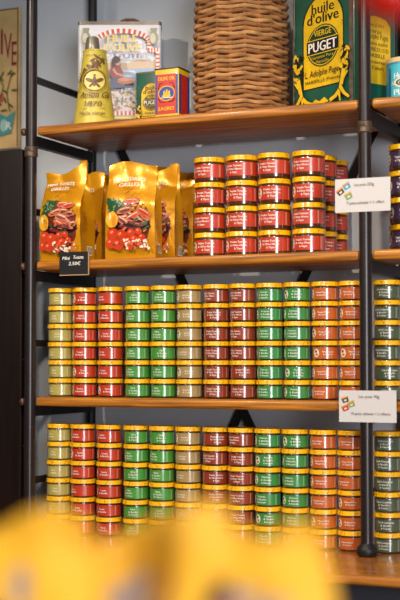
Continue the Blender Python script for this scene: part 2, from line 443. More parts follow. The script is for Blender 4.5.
def bag_meshes(w, d, H, seed, shift=0.0, tap=0.10, pale=False, tilt=0.0):
    rng = random.Random(seed); foil = satin if pale else gold
    nu, nv = 16, 36
    ph = [rng.uniform(0, 6.28) for _ in range(6)]
    def wrinkle(u, t): return 0.0016 * sin(9 * u / w + ph[0] + 5 * t) * t + 0.0012 * sin(23 * t + ph[1] + 3 * u / w) * (0.3 + t) + 0.0034 * t * (abs(sin(5.5 * u / w + 4 * t + ph[4])) ** 0.7 - 0.6) + 0.0016 * (abs(sin(3 * u / w - 9 * t + ph[5])) ** 0.6 - 0.6) * (1 if abs(u) < w * 0.49 else 0)
    def halfw(t): return w / 2 * (1.0 - tap * max(0, (t - 0.55) / 0.45) ** 1.5 - 0.02 * sin(pi * t))
    def depth(t):
        if t < 0.5: return d / 2 * (0.95 + 0.1 * sin(pi * t / 0.5 * 0.9))
        k = min((t - 0.5) / 0.40, 1); k = k * k * (3 - 2 * k)
        return d / 2 * (1 - k) + 0.0022 * k
    def top_dip(u): return 0.010 * sin(2.2 * u / w * 2 + ph[2]) - 0.004 + tilt * u / w * 2 * 0.5
    def front(u, v, h):              # u in metres across, v in metres up
        t = v / H; hw = halfw(t); uu = max(-1, min(1, u / (w / 2)))
        puff = 0.007 * (1 - uu * uu) * sin(pi * min(t / 0.92, 1)) 
        lean = -0.004 * t
        return (uu * hw, -depth(t) - puff - wrinkle(u, t) - h + lean, v + (top_dip(u) * max(0, (t - 0.8) / 0.2)))
    mb = MB(); g = [[front(-w / 2 + w * i / nu, H * j / nv, 0) for i in range(nu + 1)] for j in range(nv + 1)]
    back = [[(x, -y * 0.98 - 0.004 * (j / nv), z) for (x, y, z) in g[j]] for j in range(nv + 1)]
    vs = [p for row in g for p in row]; N = nu + 1
    fs = [(j * N + i, j * N + i + 1, (j + 1) * N + i + 1, (j + 1) * N + i) for j in range(nv) for i in range(nu)]
    mb.add(vs, fs, foil, True)
    vs = [p for row in back for p in row]
    mb.add(vs, [tuple(reversed(f)) for f in fs], foil, True)
    for sgn, i in ((-1, 0), (1, nu)):   # side gussets folding inward
        ns = 6; vs = []
        for j in range(nv + 1):
            t = j / nv; a = g[j][i]; b = back[j][i]
            for k in range(ns + 1):
                q = k / ns; fold = (1 - abs(2 * q - 1)) * (0.003 + 0.017 * max(0, (t - 0.35) / 0.65)) + 0.0016 * sin(19 * t + 4 * q + ph[3]) + 0.0016 * abs(sin(11 * t + ph[2]))
                fold *= 1 if 0 < k < ns else 0
                vs.append((a[0] - sgn * fold, a[1] + (b[1] - a[1]) * q, a[2] + (b[2] - a[2]) * q))
        M = ns + 1; f2 = [(j * M + k, j * M + k + 1, (j + 1) * M + k + 1, (j + 1) * M + k) for j in range(nv) for k in range(ns)]
        mb.add(vs, f2 if sgn > 0 else [tuple(reversed(f)) for f in f2], foil, True)
    mb.add([g[0][0], g[0][nu], back[0][nu], back[0][0]], [(3, 2, 1, 0)], foil)
    pr = MB(); A = Art(pr, lambda u, v, h: front(u, v + shift * H, h), 0.00010)
    m = art_m; R = rng.uniform
    W2 = w / 2
    if pale:
        for k in range(16): A.ell(W2 * R(-0.45, 0.45), H * R(0.25, 0.55), w * 0.12, w * 0.07, (m['greyish'], m['plum'], m['greyish'], m['meat2'])[k % 4], 14, 2, 0.25, R(0, 3))
        sd = MB()
        return mb, pr, None
    # picture: herbs, yellow pepper, sliced meat, tomatoes, garlic
    A.ell(W2 * 0.0, H * 0.36, w * 0.42, H * 0.26, m['meat'], 30, 6, 0.06)
    A.ell(-W2 * 0.2, H * 0.19, w * 0.33, H * 0.09, m['tom2'], 24, 4, 0.1)
    A.ell(W2 * 0.15, H * 0.33, w * 0.38, H * 0.06, m['plum'], 22, 3, 0.1)
    for k in range(12): A.ell(-W2 * R(0.25, 0.86), H * R(0.50, 0.62), w * 0.075, w * 0.055, m['leaf'], 12, 2, 0.35, R(0, 3))
    for k in range(14): A.ell(-W2 * R(0.28, 0.85), H * R(0.47, 0.62), w * 0.028, w * 0.017, m['leaf2'], 8, 1, 0.3, R(0, 3))
    for k in range(11):
        x = W2 * R(-0.25, 0.62); z = H * R(0.37, 0.60); ro = R(-0.8, 0.5)
        A.ell(x, z, w * 0.16, w * 0.062, m['meat2'], 14, 2, 0.15, ro); A.ell(x, z - w * 0.012, w * 0.115, w * 0.03, m['meat'] if k % 3 else m['tom'], 14, 2, 0.1, ro)
        A.line([(x - w * 0.10 * cos(ro), z - w * 0.10 * sin(ro) + w * 0.03), (x, z + w * 0.036), (x + w * 0.10 * cos(ro), z + w * 0.10 * sin(ro) + w * 0.03)], w * 0.014, m['fat'])
    for k in range(3):
        x = W2 * (0.0 + 0.2 * k); z = H * (0.315 + 0.02 * k); A.ell(x, z, w * 0.20, w * 0.045, m['plum'] if k % 2 else m['meat'], 16, 2, 0.08, -0.15)
        A.line([(x - w * 0.15, z + w * 0.045), (x, z + w * 0.05), (x + w * 0.15, z + w * 0.02)], w * 0.02, m['meat2'])
    for k in range(10): A.ell(W2 * R(-0.3, 0.8), H * R(0.26, 0.40), w * R(0.04, 0.09), w * 0.022, (m['plum'], m['meat2'], m['leaf'])[k % 3], 10, 1, 0.3, R(-0.8, 0.8))
    A.ell(-W2 * 0.66, H * 0.40, w * 0.13, H * 0.085, m['pep'], 18, 3, 0.06); A.ell(-W2 * 0.56, H * 0.385, w * 0.05, H * 0.06, m['pep2'], 12, 2, 0.1); A.ell(-W2 * 0.74, H * 0.43, w * 0.02, H * 0.035, m['garlic'], 8, 1, 0.1)
    for x, z, q in ((-0.62, 0.25, 0.12), (-0.28, 0.23, 0.12), (0.12, 0.255, 0.085), (-0.05, 0.17, 0.10), (0.42, 0.27, 0.07), (-0.72, 0.155, 0.10), (0.25, 0.19, 0.09), (-0.42, 0.14, 0.11), (0.55, 0.21, 0.07), (0.05, 0.12, 0.08)):
        A.ell(W2 * x, H * z, w * q, w * q * 0.95, m['tom'], 18, 2, 0.04); A.ell(W2 * x - w * q * 0.25, H * z + w * q * 0.3, w * q * 0.4, w * q * 0.28, m['tom2'], 10, 1)
        A.line([(W2 * x - w * q * 0.3, H * z + w * q * 0.2), (W2 * x, H * z + w * q * 0.5)], w * 0.012, m['fat'])
    for k in range(34): A.ell(W2 * R(-0.15, 0.84), H * R(0.09, 0.19), w * R(0.02, 0.05), w * R(0.012, 0.03), (m['garlic'], m['meat2'], m['garlic'], m['tom2'])[k % 4], 10, 1, 0.3, R(0, 3))
    for k in range(6): A.ell(W2 * R(-0.8, 0.8), H * R(0.12, 0.5), w * 0.022, w * 0.016, m['leaf'], 8, 1, 0.3)
    # lettering above the picture
    if not shift: A.text('MINI TOASTS', 0, H * 0.80, w * 0.105, WHITE, width=w * 0.66, arc=w * 1.6, bold=0.02)
    if not shift: A.text('GRILLÉS', 0, H * 0.745, w * 0.09, WHITE, width=w * 0.42, arc=w * 1.6, bold=0.02)
    A.line([(-w * 0.05, H * 0.66), (0.0, H * 0.69), (w * 0.07, H * 0.71)], w * 0.018, art_m['meat'], w * 0.004)
    A.line([(0.0, H * 0.685), (w * 0.03, H * 0.65)], w * 0.012, art_m['meat'], w * 0.004)
    # ingredient lines and a bar code on the side gusset
    def side(u, v, h):
        j = min(int(v / H * nv), nv - 1); f = v / H * nv - j; q = 0.5 + u / d
        def P(jj):
            t = jj / nv; a = g[jj][nu]; b = back[jj][nu]
            fold = (1 - abs(2 * q - 1)) * (0.003 + 0.017 * max(0, (t - 0.35) / 0.65)) + 0.0016 * sin(19 * t + 4 * q + ph[3]) + 0.0016 * abs(sin(11 * t + ph[2]))
            return (a[0] - fold, a[1] + (b[1] - a[1]) * q, a[2] + (b[2] - a[2]) * q)
        p0, p1 = P(j), P(j + 1)
        return tuple(p0[i] + (p1[i] - p0[i]) * f + (h + 0.0006 if i == 0 else 0) for i in range(3))
    sd = MB(); A = Art(sd, side, 0.00010)
    for k in range(11): A.rect(-d * 0.30, d * (0.05 if k % 3 else -0.05), H * (0.30 + 0.020 * k), H * (0.304 + 0.020 * k), m['meat'], 4, 1)
    A.rect(-d * 0.05, d * 0.32, H * 0.055, H * 0.155, m['garlic'], 5, 3)
    for k in range(9): A.rect(-d * 0.02 + d * 0.034 * k, -d * 0.02 + d * (0.034 * k + 0.008 + 0.008 * (k % 3)), H * 0.065, H * 0.145, BLACK, 1, 3)
    return mb, pr, sd
def make_bag(w, d, H, seed, loc, rz, label, group, **kw):
    root = empty('food_bag', (loc[0], loc[1], loc[2] + EPS), rz); tag(root, label, 'bag', group)
    a, b, e = bag_meshes(w, d, H, seed, **kw)
    a.build('foil_pouch', root); b.build('printed_picture', root)
    if e: e.build('side_print', root)
    return root
G = 'golden food bags on the shelf'
make_bag(0.116, 0.062, 0.226, 1, (0.0745, 0.046, Z2), radians(-3), 'upright golden bag with food picture, leftmost in front row beside iron post', G, tilt=0.022, tap=0.05)
make_bag(0.114, 0.050, 0.220, 2, (0.0745, 0.141, Z2), radians(-1), 'golden bag directly behind the leftmost front bag', G)
make_bag(0.114, 0.048, 0.230, 3, (0.0755, 0.229, Z2), radians(0), 'rearmost shaded golden bag in the left row against wall', G)
make_bag(0.124, 0.048, 0.226, 4, (0.2535, 0.044, Z2), radians(7), 'upright golden bag with food picture, second in front row', G, tilt=0.010, tap=0.07)
make_bag(0.122, 0.050, 0.229, 5, (0.2650, 0.138, Z2), radians(2), 'golden bag directly behind the second front bag, near red jars', G, tap=0.03)
make_bag(0.124, 0.048, 0.236, 6, (0.2720, 0.228, Z2), radians(1), 'rearmost shaded golden bag touching the large red jars', G, tap=0.03)

# ------------------------------------------------------------------ tins on the top shelf
steel = mat('worn_steel', (150, 142, 130), rough=0.4, metal=0.6, var=0.25, vscale=50)
rust = mat('rusty_tin', (112, 96, 82), rough=0.5, metal=0.3, var=0.35, vscale=60)
def box_tin(root, w, d, h, bodym, rimm, r=0.006):
    MB().rbox(-w / 2, w / 2, -d / 2, d / 2, 0.0, h, bodym, r).build('tin_body', root)
    for z0, z1 in ((0.0, h * 0.018), (h * 0.975, h * 1.004)):
        mb = MB()
        P = rrect(-w / 2 - 0.001, w / 2 + 0.001, -d / 2 - 0.001, d / 2 + 0.001, r, 5); Q = rrect(-w / 2 + 0.003, w / 2 - 0.003, -d / 2 + 0.003, d / 2 - 0.003, r * 0.6, 5); n = len(P)
        vs = [(x, y, z0) for x, y in P] + [(x, y, z1) for x, y in P] + [(x, y, z1) for x, y in Q] + [(x, y, z0) for x, y in Q]
        fs = [(k * n + j, k * n + (j + 1) % n, ((k + 1) % 4) * n + (j + 1) % n, ((k + 1) % 4) * n + j) for k in range(4) for j in range(n)]
        mb.add(vs, fs, rimm, True)
        mb.build('rim', root)
tgreen = mat('tin_green', (22, 84, 66), rough=0.35, coat=0.2, var=0.12, vscale=20); tyellow = mat('tin_yellow', (222, 180, 26), rough=0.4, coat=0.15, var=0.14, vscale=26)
dgreen = mat('tin_dark_green', (16, 58, 40), rough=0.35, coat=0.2)
tblack = BLACK
def olive_oil_tin(root, w, d, h):
    box_tin(root, w, d, h, tgreen, rust, 0.007 * w / 0.2)
    mb = MB(); A = Art(mb, flat((0, -d / 2, 0)))
    s = w / 0.2
    # pointed yellow panel
    aw = 0.065 * s; zt = 0.192 * s; zb = 0.053 * s
    arch = [(-aw, zb), (aw, zb), (aw, zt)] + [(aw * cos(radians(k)), zt + aw * 1.0 * sin(radians(k))) for k in range(10, 171, 10)] + [(-aw, zt)]
    A.poly([(x * 1.06, z + (0.003 * s if z > zb else -0.003 * s)) for x, z in arch], tblack)
    A.poly(arch, tyellow)
    A.text('huile', 0, 0.219 * s, 0.034 * s, tblack, width=0.074 * s, bold=0.02)
    A.text("d'olive", 0, 0.1965 * s, 0.034 * s, tblack, width=0.104 * s, bold=0.02)
    cz = 0.1445 * s; cr = 0.054 * s; ce = 0.88
    A.ell(0, cz, cr, cr * ce, dgreen, 32, 1); A.ring(0, cz, cr * 0.92, cr * 0.92 * ce, 0.0022 * s, tyellow)
    A.text('VIERGE', 0, cz + cr * 0.42, 0.019 * s, tyellow, width=cr * 1.05, bold=0.02)
    A.rect(-cr * 1.02, cr * 1.02, cz - cr * 0.33, cz + cr * 0.30, tyellow); A.rect(-cr * 0.98, cr * 0.98, cz - cr * 0.29, cz + cr * 0.26, tblack)
    A.text('PUGET', 0, cz - cr * 0.22, 0.032 * s, WHITE, width=cr * 1.72, bold=0.025)
    A.text('Garantie Pure', 0, cz - cr * 0.52, 0.010 * s, tyellow, width=cr * 1.35); A.text('Marseille', 0, cz - cr * 0.72, 0.010 * s, tyellow, width=cr * 0.8)
    A.text('L. Adolphe Puget', 0, 0.0775 * s, 0.021 * s, tblack, width=aw * 1.8, slant=0.15)
    A.text('MARSEILLE (France)', 0, 0.0625 * s, 0.0105 * s, tblack, width=aw * 1.75)
    h0, h = h, 0.285 * s
    A.rect(w * 0.435, w * 0.497, 0.004, h0 * 0.985, rust, 1, 1); A.rect(-w * 0.497, -w * 0.475, 0.004, h0 * 0.985, rust, 1, 1)
    for sg in (-1, 1):            # olive trees at both sides
        for k in range(26):
            x = sg * random.uniform(0.066, 0.093) * s; z = h * random.uniform(0.24, 0.46)
            A.ell(x, z, 0.008 * s, 0.0045 * s, tblack if k % 2 else tyellow, 8, 1, 0.25, random.uniform(0, 3))
        tr = [(sg * 0.078 * s, h * 0.27), (sg * 0.072 * s, h * 0.19), (sg * 0.066 * s, h * 0.12), (sg * 0.050 * s, h * 0.075), (sg * 0.032 * s, h * 0.05)]
        A.line(tr, 0.017 * s, tblack, 0.012 * s); A.line(tr, 0.013 * s, tyellow, 0.008 * s)
        t2 = [(sg * 0.066 * s, h * 0.14), (sg * 0.078 * s, h * 0.085), (sg * 0.094 * s, h * 0.045)]
        A.line(t2, 0.014 * s, tblack, 0.009 * s); A.line(t2, 0.010 * s, tyellow, 0.006 * s)
        A.line([(sg * 0.074 * s, h * 0.2), (sg * 0.090 * s, h * 0.25)], 0.010 * s, tyellow, 0.004 * s)
        A.line([(sg * 0.062 * s, h * 0.11), (sg * 0.066 * s, h * 0.03)], 0.008 * s, tyellow, 0.004 * s)
    A.poly([(-0.03 * s, h * 0.045), (-0.015 * s, h * 0.08), (0.0, h * 0.06), (0.015 * s, h * 0.085), (0.03 * s, h * 0.045), (0.0, h * 0.035)], tyellow)
    for sg in (-1, 1):
        A.text('5 L', sg * 0.082 * s, h * 0.62, 0.014 * s, dgreen)
    mb.build('front_print', root)
    mb = MB(); A = Art(mb, flat((w / 2, 0, 0), (0, 1, 0), (0, 0, 1), (1, 0, 0)))
    pw = d * 0.36
    A.poly([(-pw, h * 0.17), (pw, h * 0.17), (pw, h * 0.63), (pw * 0.72, h * 0.68), (0, h * 0.70), (-pw * 0.72, h * 0.68), (-pw, h * 0.63)], tyellow)
    for k, (t, q) in enumerate((('Huile d\'olive', 0.6), ('vierge', 0.4), ('L. Adolphe Puget', 0.86), ('Première qualité', 0.8), ('HUILERIE DU SUD', 0.86), ('MARSEILLE', 0.6), ('à conserver', 0.7), ('à l\'abri', 0.5))):
        A.text(t, 0, h * (0.615 - 0.048 * k), 0.012 * s * (1.5 if k == 2 else 1), tblack if k == 2 else INK, width=pw * 2 * q)
    mb.build('side_print', root)

# big green tin, turned so its corner comes forward beside the right post
a = radians(-29); w, d, h = 0.200, 0.128, 0.335
cx, cy = 0.796, 0.032                                  # nearest corner
cxm = cx - w / 2 * cos(a) - d / 2 * sin(a); cym = cy - w / 2 * sin(a) + d / 2 * cos(a)
c = empty('oil_tin', (cxm, cym, Z1 + EPS), a); tag(c, 'big green rectangular oil tin with yellow arched panel, beside the basket', 'tin')
olive_oil_tin(c, w, d, h)
c = empty('oil_tin', (0.2575, 0.150, Z1 + EPS), radians(0)); tag(c, 'small green oil tin half hidden behind the red tin', 'tin')
olive_oil_tin(c, 0.083, 0.045, 0.135)

# red tin
c = empty('oil_tin', (0.3305, 0.093 - 0.002, Z1 + EPS), 0); tag(c, 'small red and yellow square tin with blue oval boat emblem', 'tin')
tred = mat('tin_red', (196, 40, 22), rough=0.35, coat=0.25, var=0.06, vscale=30); tblue = mat('tin_blue', (36, 62, 140), rough=0.35, coat=0.25)
w, d, h = 0.062, 0.062, 0.1235
box_tin(c, w, d, h, tyellow, mat('dark_rim', (64, 52, 30), rough=0.4, metal=0.4), 0.003)
mb = MB(); A = Art(mb, flat((0, -d / 2, 0)))
A.rect(-w * 0.47, w * 0.47, h * 0.12, h * 0.88, tblue); A.rect(-w * 0.39, w * 0.39, h * 0.125, h * 0.875, tred)
A.text('OLIVE OIL', 0, h * 0.765, 0.012, tyellow, width=w * 0.70, bold=0.03)
A.ell(0, h * 0.515, w * 0.345, h * 0.145, tyellow, 28, 1); A.ell(0, h * 0.515, w * 0.315, h * 0.128, tblue, 28, 1)
for x, q in ((-0.09, 0.8), (0.01, 1.0), (0.11, 0.8)):
    A.poly([(w * (x - 0.05), h * 0.47), (w * (x + 0.05), h * 0.47), (w * (x + 0.035), h * (0.47 + 0.12 * q)), (w * (x - 0.03), h * (0.47 + 0.11 * q))], tyellow)
A.poly([(-w * 0.2, h * 0.475), (w * 0.2, h * 0.475), (w * 0.14, h * 0.435), (-w * 0.14, h * 0.435)], tyellow)
A.line([(-w * 0.26, h * 0.43), (w * 0.26, h * 0.43)], 0.0014, WHITE)
for sg in (-1, 1):
    A.line([(sg * w * 0.34, h * 0.60), (sg * w * 0.28, h * 0.70), (sg * w * 0.12, h * 0.72)], 0.0022, BLACK, 0.001)
    A.line([(sg * w * 0.34, h * 0.42), (sg * w * 0.26, h * 0.36), (sg * w * 0.06, h * 0.345)], 0.0022, BLACK, 0.001)
A.text('SAGRES', 0, h * 0.185, 0.0125, tyellow, width=w * 0.66, bold=0.03)
A.text('NET WEIGHT', 0, h * 0.045, 0.0062, BLACK, width=w * 0.6)
mb.build('front_print', c)
mb = MB(); A = Art(mb, flat((w / 2, 0, 0), (0, 1, 0), (0, 0, 1), (1, 0, 0)))
A.rect(-d * 0.47, d * 0.47, h * 0.12, h * 0.88, tblue); A.rect(-d * 0.27, d * 0.27, h * 0.125, h * 0.875, tred)
mb.build('side_print', c)

# large white picture tin
wa = math.atan2(0.085, 0.1876)
c = empty('oil_tin', (0.1439 - 0.035 * sin(wa), 0.1775 + 0.035 * cos(wa), Z1 + EPS), wa); tag(c, 'large white picture tin with red chequered arch and seaside scene', 'tin')
w, d, h = 0.206, 0.07, 0.279
twhite = mat('tin_white', (232, 232, 236), rough=0.4, coat=0.2, var=0.05, vscale=12)
box_tin(c, w, d, h, twhite, mat('dull_tin_rim', (128, 116, 104), rough=0.4, metal=0.5, var=0.2, vscale=40), 0.008)
MB().tube([(-0.004, 0, h + 0.0005), (0.004, 0, h + 0.010), (0.015, 0, h + 0.014), (0.034, 0, h + 0.014), (0.044, 0, h + 0.010), (0.05, 0, h + 0.0005)], 0.0042, mat('dark_red_handle', (82, 40, 36), rough=0.4)).build('handle', c)
mb = MB(); A = Art(mb, flat((0, -d / 2, 0)))
pred = mat('print_red', (206, 56, 40), rough=0.4); pyel = mat('print_yellow', (228, 206, 92), rough=0.4); ppink = mat('print_pink', (228, 212, 214), rough=0.4)
sea = mat('print_sea', (150, 176, 204), rough=0.4); sky_ = mat('print_sky', (214, 220, 226), rough=0.4); hill = mat('print_hill', (206, 178, 150), rough=0.4)
lil = mat('print_lilac', (178, 176, 208), rough=0.4)
A.rect(-0.060, 0.092, 0.055, 0.192, sky_)
A.poly([(-0.05, 0.168), (-0.02, 0.180), (0.02, 0.176), (0.05, 0.186), (0.092, 0.178), (0.092, 0.160), (-0.05, 0.160)], hill)
A.poly([(-0.05, 0.160), (0.092, 0.164), (0.092, 0.105), (-0.02, 0.112)], sea)
for k in range(14): A.ell(random.uniform(0.0, 0.085), random.uniform(0.115, 0.16), random.uniform(0.006, 0.018), 0.002, random.choice([sky_, ppink, lil, sea]), 10, 1, 0.2, random.uniform(-0.3, 0.3))
A.poly([(-0.06, 0.115), (0.02, 0.108), (0.092, 0.092), (0.092, 0.056), (-0.06, 0.056)], ppink)
flr = [mat('print_flower_red', (214, 150, 138), rough=0.4), mat('print_leaf_grey', (130, 138, 152), rough=0.4), mat('print_flower_yellow', (226, 200, 120), rough=0.4), mat('print_stem', (120, 132, 96), rough=0.4), WHITE]
for k in range(120):
    x = random.uniform(-0.058, 0.088); z = random.uniform(0.058, 0.112 - 0.15 * x)
    A.ell(x, z, random.uniform(0.002, 0.007), random.uniform(0.0012, 0.003), random.choice(flr), 7, 1, 0.2, random.uniform(0, 3))
skin = mat('print_skin', (214, 168, 140), rough=0.4); hair = mat('print_hair', (70, 52, 62), rough=0.4); navy = mat('print_navy', (90, 96, 136), rough=0.4)
# a seated picker with a basket of fruit
A.ell(-0.004, 0.176, 0.0085, 0.0105, skin, 14, 1); A.ell(-0.007, 0.181, 0.0100, 0.0095, hair, 14, 1, 0.15); A.ell(-0.013, 0.170, 0.005, 0.012, hair, 10, 1)
A.poly([(-0.018, 0.163), (0.003, 0.165), (0.010, 0.150), (0.012, 0.135), (-0.016, 0.130), (-0.023, 0.148)], mat('print_dress', (164, 70, 74), rough=0.4))
A.line([(-0.014, 0.158), (-0.006, 0.146), (0.014, 0.140)], 0.006, skin, 0.004)
A.poly([(-0.018, 0.136), (0.010, 0.136), (0.016, 0.112), (-0.024, 0.108)], navy)
A.ell(0.016, 0.128, 0.021, 0.0085, mat('print_basket', (196, 116, 66), rough=0.4), 16, 1); A.ell(0.016, 0.132, 0.018, 0.0045, flr[0], 12, 1, 0.2)
# chequered arch and strips
def checks(pts, wd, n0=0):
    for i in range(len(pts) - 1):
        A.line([pts[i], pts[i + 1]], wd, pred if (i + n0) % 2 else WHITE)
cxa = 0.0087
checks([(cxa + 0.067 * cos(radians(t)), 0.222 + 0.030 * sin(radians(t))) for t in range(180, -1, -6)], 0.012)
checks([(cxa + 0.067, 0.222 - 0.0045 * k) for k in range(5)], 0.011)
checks([(cxa + 0.067 + 0.0035 * k, 0.2035) for k in range(8)], 0.011)
checks([(0.0955, 0.200 - 0.0050 * k) for k in range(28)], 0.0085)
checks([(-0.070 + 0.0050 * k, 0.046) for k in range(34)], 0.010)
A.line([(-0.07, 0.034), (0.095, 0.034)], 0.005, pyel)
for t, z, wd in (('HUILE', 0.2215, 0.074), ("D'OLIVE", 0.1985, 0.088)):
    A.text(t, cxa + 0.0010, z - 0.0008, 0.0265, lil, width=wd, bold=0.05)
    A.text(t, cxa, z, 0.0265, pyel, width=wd, bold=0.03)
A.line([(-0.06, 0.1935), (0.078, 0.1935)], 0.003, lil)
amph = mat('print_amphora', (150, 146, 120), rough=0.4); amp2 = mat('print_amphora_light', (204, 200, 176), rough=0.4)
for x in (-0.080, 0.0865):
    A.ell(x, 0.231, 0.0115, 0.0165, amph, 18, 1); A.ell(x - 0.0025, 0.231, 0.007, 0.013, amp2, 14, 1)
    A.poly([(x - 0.009, 0.256), (x + 0.009, 0.256), (x + 0.006, 0.244), (x - 0.006, 0.244)], amph)
mb.build('front_print', c)

# tall tapered yellow can
c = empty('oil_can', (0.1315, 0.074, Z1 + EPS), radians(2)); tag(c, 'tall tapered yellow can with grey cap in front of white tin', 'can')
cany = mat('can_yellow', (204, 184, 68), rough=0.42, metal=0.0, coat=0.15, var=0.10, vscale=25)
rf = lambda v: 0.0510 + (0.0275 - 0.0510) * v / 0.182
MB().lathe([(0.0500, 0.0), (0.0515, 0.002), (0.0510, 0.005), (rf(0.05), 0.05), (rf(0.12), 0.12), (rf(0.180), 0.180), (0.0288, 0.1815), (0.0288, 0.184), (0.0268, 0.185)], cany, 48).build('can_body', c)
MB().lathe([(0.0175, 0.184), (0.0185, 0.188), (0.0170, 0.202), (0.0145, 0.217), (0.0125, 0.2185)], mat('grey_cap', (140, 132, 118), rough=0.35, metal=0.5), 28, (-0.006, 0, 0)).build('cap', c)
mb = MB(); A = Art(mb, cyl(rf, a0=-pi / 2 + 0.35), 0.00008)
brown = mat('print_brown', (112, 78, 44), rough=0.4); pale = mat('print_pale_yellow', (224, 206, 110), rough=0.4); rim_ = mat('print_ochre', (176, 148, 60), rough=0.4)
A.line([(-0.026, 0.165), (0.026, 0.165)], 0.002, brown); A.text('HUILE D\'OLIVE', 0, 0.1665, 0.006, brown, width=0.036)
for k in range(46):
    t = k / 45; x = 0.022 - 0.054 * t + random.uniform(-0.009, 0.009); z = 0.164 - 0.052 * t + random.uniform(-0.012, 0.012)
    A.ell(x, z, 0.0085, 0.0025, brown, 8, 1, 0.1, random.choice([-0.9, 0.6, 1.3, 2.2]) + random.uniform(-0.3, 0.3))
A.line([(0.022, 0.165), (0.0, 0.142), (-0.030, 0.112)], 0.0014, brown)
A.ring(0.004, 0.105, 0.029, 0.029, 0.003, rim_); A.ring(0.004, 0.105, 0.025, 0.025, 0.0012, brown); A.ell(0.004, 0.105, 0.0235, 0.0235, pale, 24, 2)
A.ell(0.004, 0.103, 0.0045, 0.013, brown, 12, 1); A.ell(0.004, 0.118, 0.003, 0.003, brown, 8, 1)
for sg in (-1, 1):
    A.ell(0.004 + sg * 0.010, 0.106, 0.011, 0.0046, brown, 10, 1, 0, sg * 0.45); A.ell(0.004 + sg * 0.007, 0.094, 0.007, 0.003, brown, 8, 1, 0, -sg * 0.8)
    for k in range(8): A.ell(sg * 0.034 + 0.004 * sin(k), 0.082 + 0.006 * k, 0.004, 0.0016, rim_, 8, 1, 0, sg * 0.8)
A.text('Amon Gil', 0.004, 0.064, 0.021, brown, width=0.066, slant=0.25, bold=0.02)
A.text('1870', 0.002, 0.043, 0.017, brown, width=0.036, slant=0.1, bold=0.02); A.line([(-0.024, 0.037), (0.030, 0.038)], 0.0010, brown)
A.text('Huile vierge', 0.0, 0.022, 0.012, brown, width=0.056, slant=0.2, bold=0.01); A.line([(-0.03, 0.017), (0.034, 0.018)], 0.0008, brown)
mb.build('printed_label', c)

# blue round tin at the right edge
c = empty('round_tin', (0.896, 0.095, Z1 + EPS)); tag(c, 'small blue round tin with cream lid at right edge of top shelf', 'tin')
tb = mat('tin_sky_blue', (44, 148, 180), rough=0.35, coat=0.3); R = 0.0455
MB().lathe([(R - 0.001, 0), (R, 0.001), (R, 0.084), (R - 0.0012, 0.0852)], tb, 44).build('tin_body', c)
MB().lathe([(R + 0.0009, 0.0), (R + 0.0012, 0.001), (R + 0.0012, 0.0095), (R - 0.001, 0.011), (0.004, 0.0112)], mat('cream_lid', (232, 198, 140), rough=0.4, coat=0.3), 44, (0, 0, 0.0845)).build('lid', c)
mb = MB(); A = Art(mb, cyl(lambda v: R), 0.00008)
db = mat('print_dark_blue', (28, 70, 120), rough=0.4)
A.rect(-0.030, 0.075, 0.008, 0.080, mat('print_cyan', (70, 180, 200), rough=0.4), 12, 1); A.line([(-0.030, 0.004), (-0.030, 0.072)], 0.006, db)
A.text('Huile', -0.002, 0.050, 0.018, WHITE, width=0.030, slant=0.2, rot=0.15, bold=0.02)
A.ell(0.006, 0.039, 0.024, 0.011, CREAM, 18, 2); A.ell(0.006, 0.039, 0.019, 0.008, dgreen, 16, 2); A.text('de', -0.019, 0.034, 0.013, CREAM)
A.text('PUGET', 0.012, 0.012, 0.018, WHITE, width=0.058, bold=0.03)
mb.build('printed_label', c)

# wicker demijohn basket
c = empty('wicker_basket', (0.482, 0.150, Z1 + EPS)); tag(c, 'tall woven brown wicker basket standing between red tin and big green tin', 'basket')
wick = [mat('wicker_%d' % k, rgb, rough=0.55, var=0.35, vscale=35, spec=0.35) for k, rgb in enumerate(((164, 114, 68), (146, 98, 56), (180, 132, 84)))]
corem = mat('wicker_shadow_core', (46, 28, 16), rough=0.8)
def Rb(z): return 0.1055 + 0.004 * sin(pi * min(z / 0.28, 1)) - (0.0 if z < 0.27 else 0.055 * ((z - 0.27) / 0.09) ** 2)
mb = MB(); N = 20; seg = 160; rowh = 0.0104; z = 0.0030; i = 0
while z < 0.355:
    R0 = Rb(z + rowh / 2); prof = [(-0.0040, 0.0), (0.0012, 0.16), (0.0030, 0.5), (0.0012, 0.84), (-0.0040, 1.0)]; vs = []
    ph = 0.6 * sin(i * 1.7)
    for q, t in prof:
        for j in range(seg):
            th = 2 * pi * j / seg; wv = cos(N * th / 2 * 1.0 + (pi if i % 2 else 0) + 0.15 * ph)
            rr = R0 + q + 0.0036 * wv
            vs.append((rr * cos(th), rr * sin(th), z + rowh * t + 0.0014 * sin(N * th / 2 + ph)))
    fs = [(k * seg + j, k * seg + (j + 1) % seg, (k + 1) * seg + (j + 1) % seg, (k + 1) * seg + j) for k in range(4) for j in range(seg)]
    mb.add(vs, fs, wick[(i * 7) % 3], True); z += rowh; i += 1
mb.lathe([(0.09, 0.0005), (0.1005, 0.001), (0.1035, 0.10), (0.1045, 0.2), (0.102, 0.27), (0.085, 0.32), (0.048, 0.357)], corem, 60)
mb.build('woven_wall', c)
mb = MB()
for j in range(N):
    th = 2 * pi * (j + 0.5) / N * 1.0
    mb.tube([((Rb(zz) - 0.0030) * cos(th), (Rb(zz) - 0.0030) * sin(th), zz) for zz in [0.002 + 0.0175 * k for k in range(20)]], 0.0028, wick[1], 6)
mb.build('upright_stakes', c)
mb = MB(); mb.lathe([(0.040, 0.352), (0.052, 0.356), (0.054, 0.364), (0.048, 0.370), (0.040, 0.368)], wick[2], 40); mb.build('woven_collar', c)

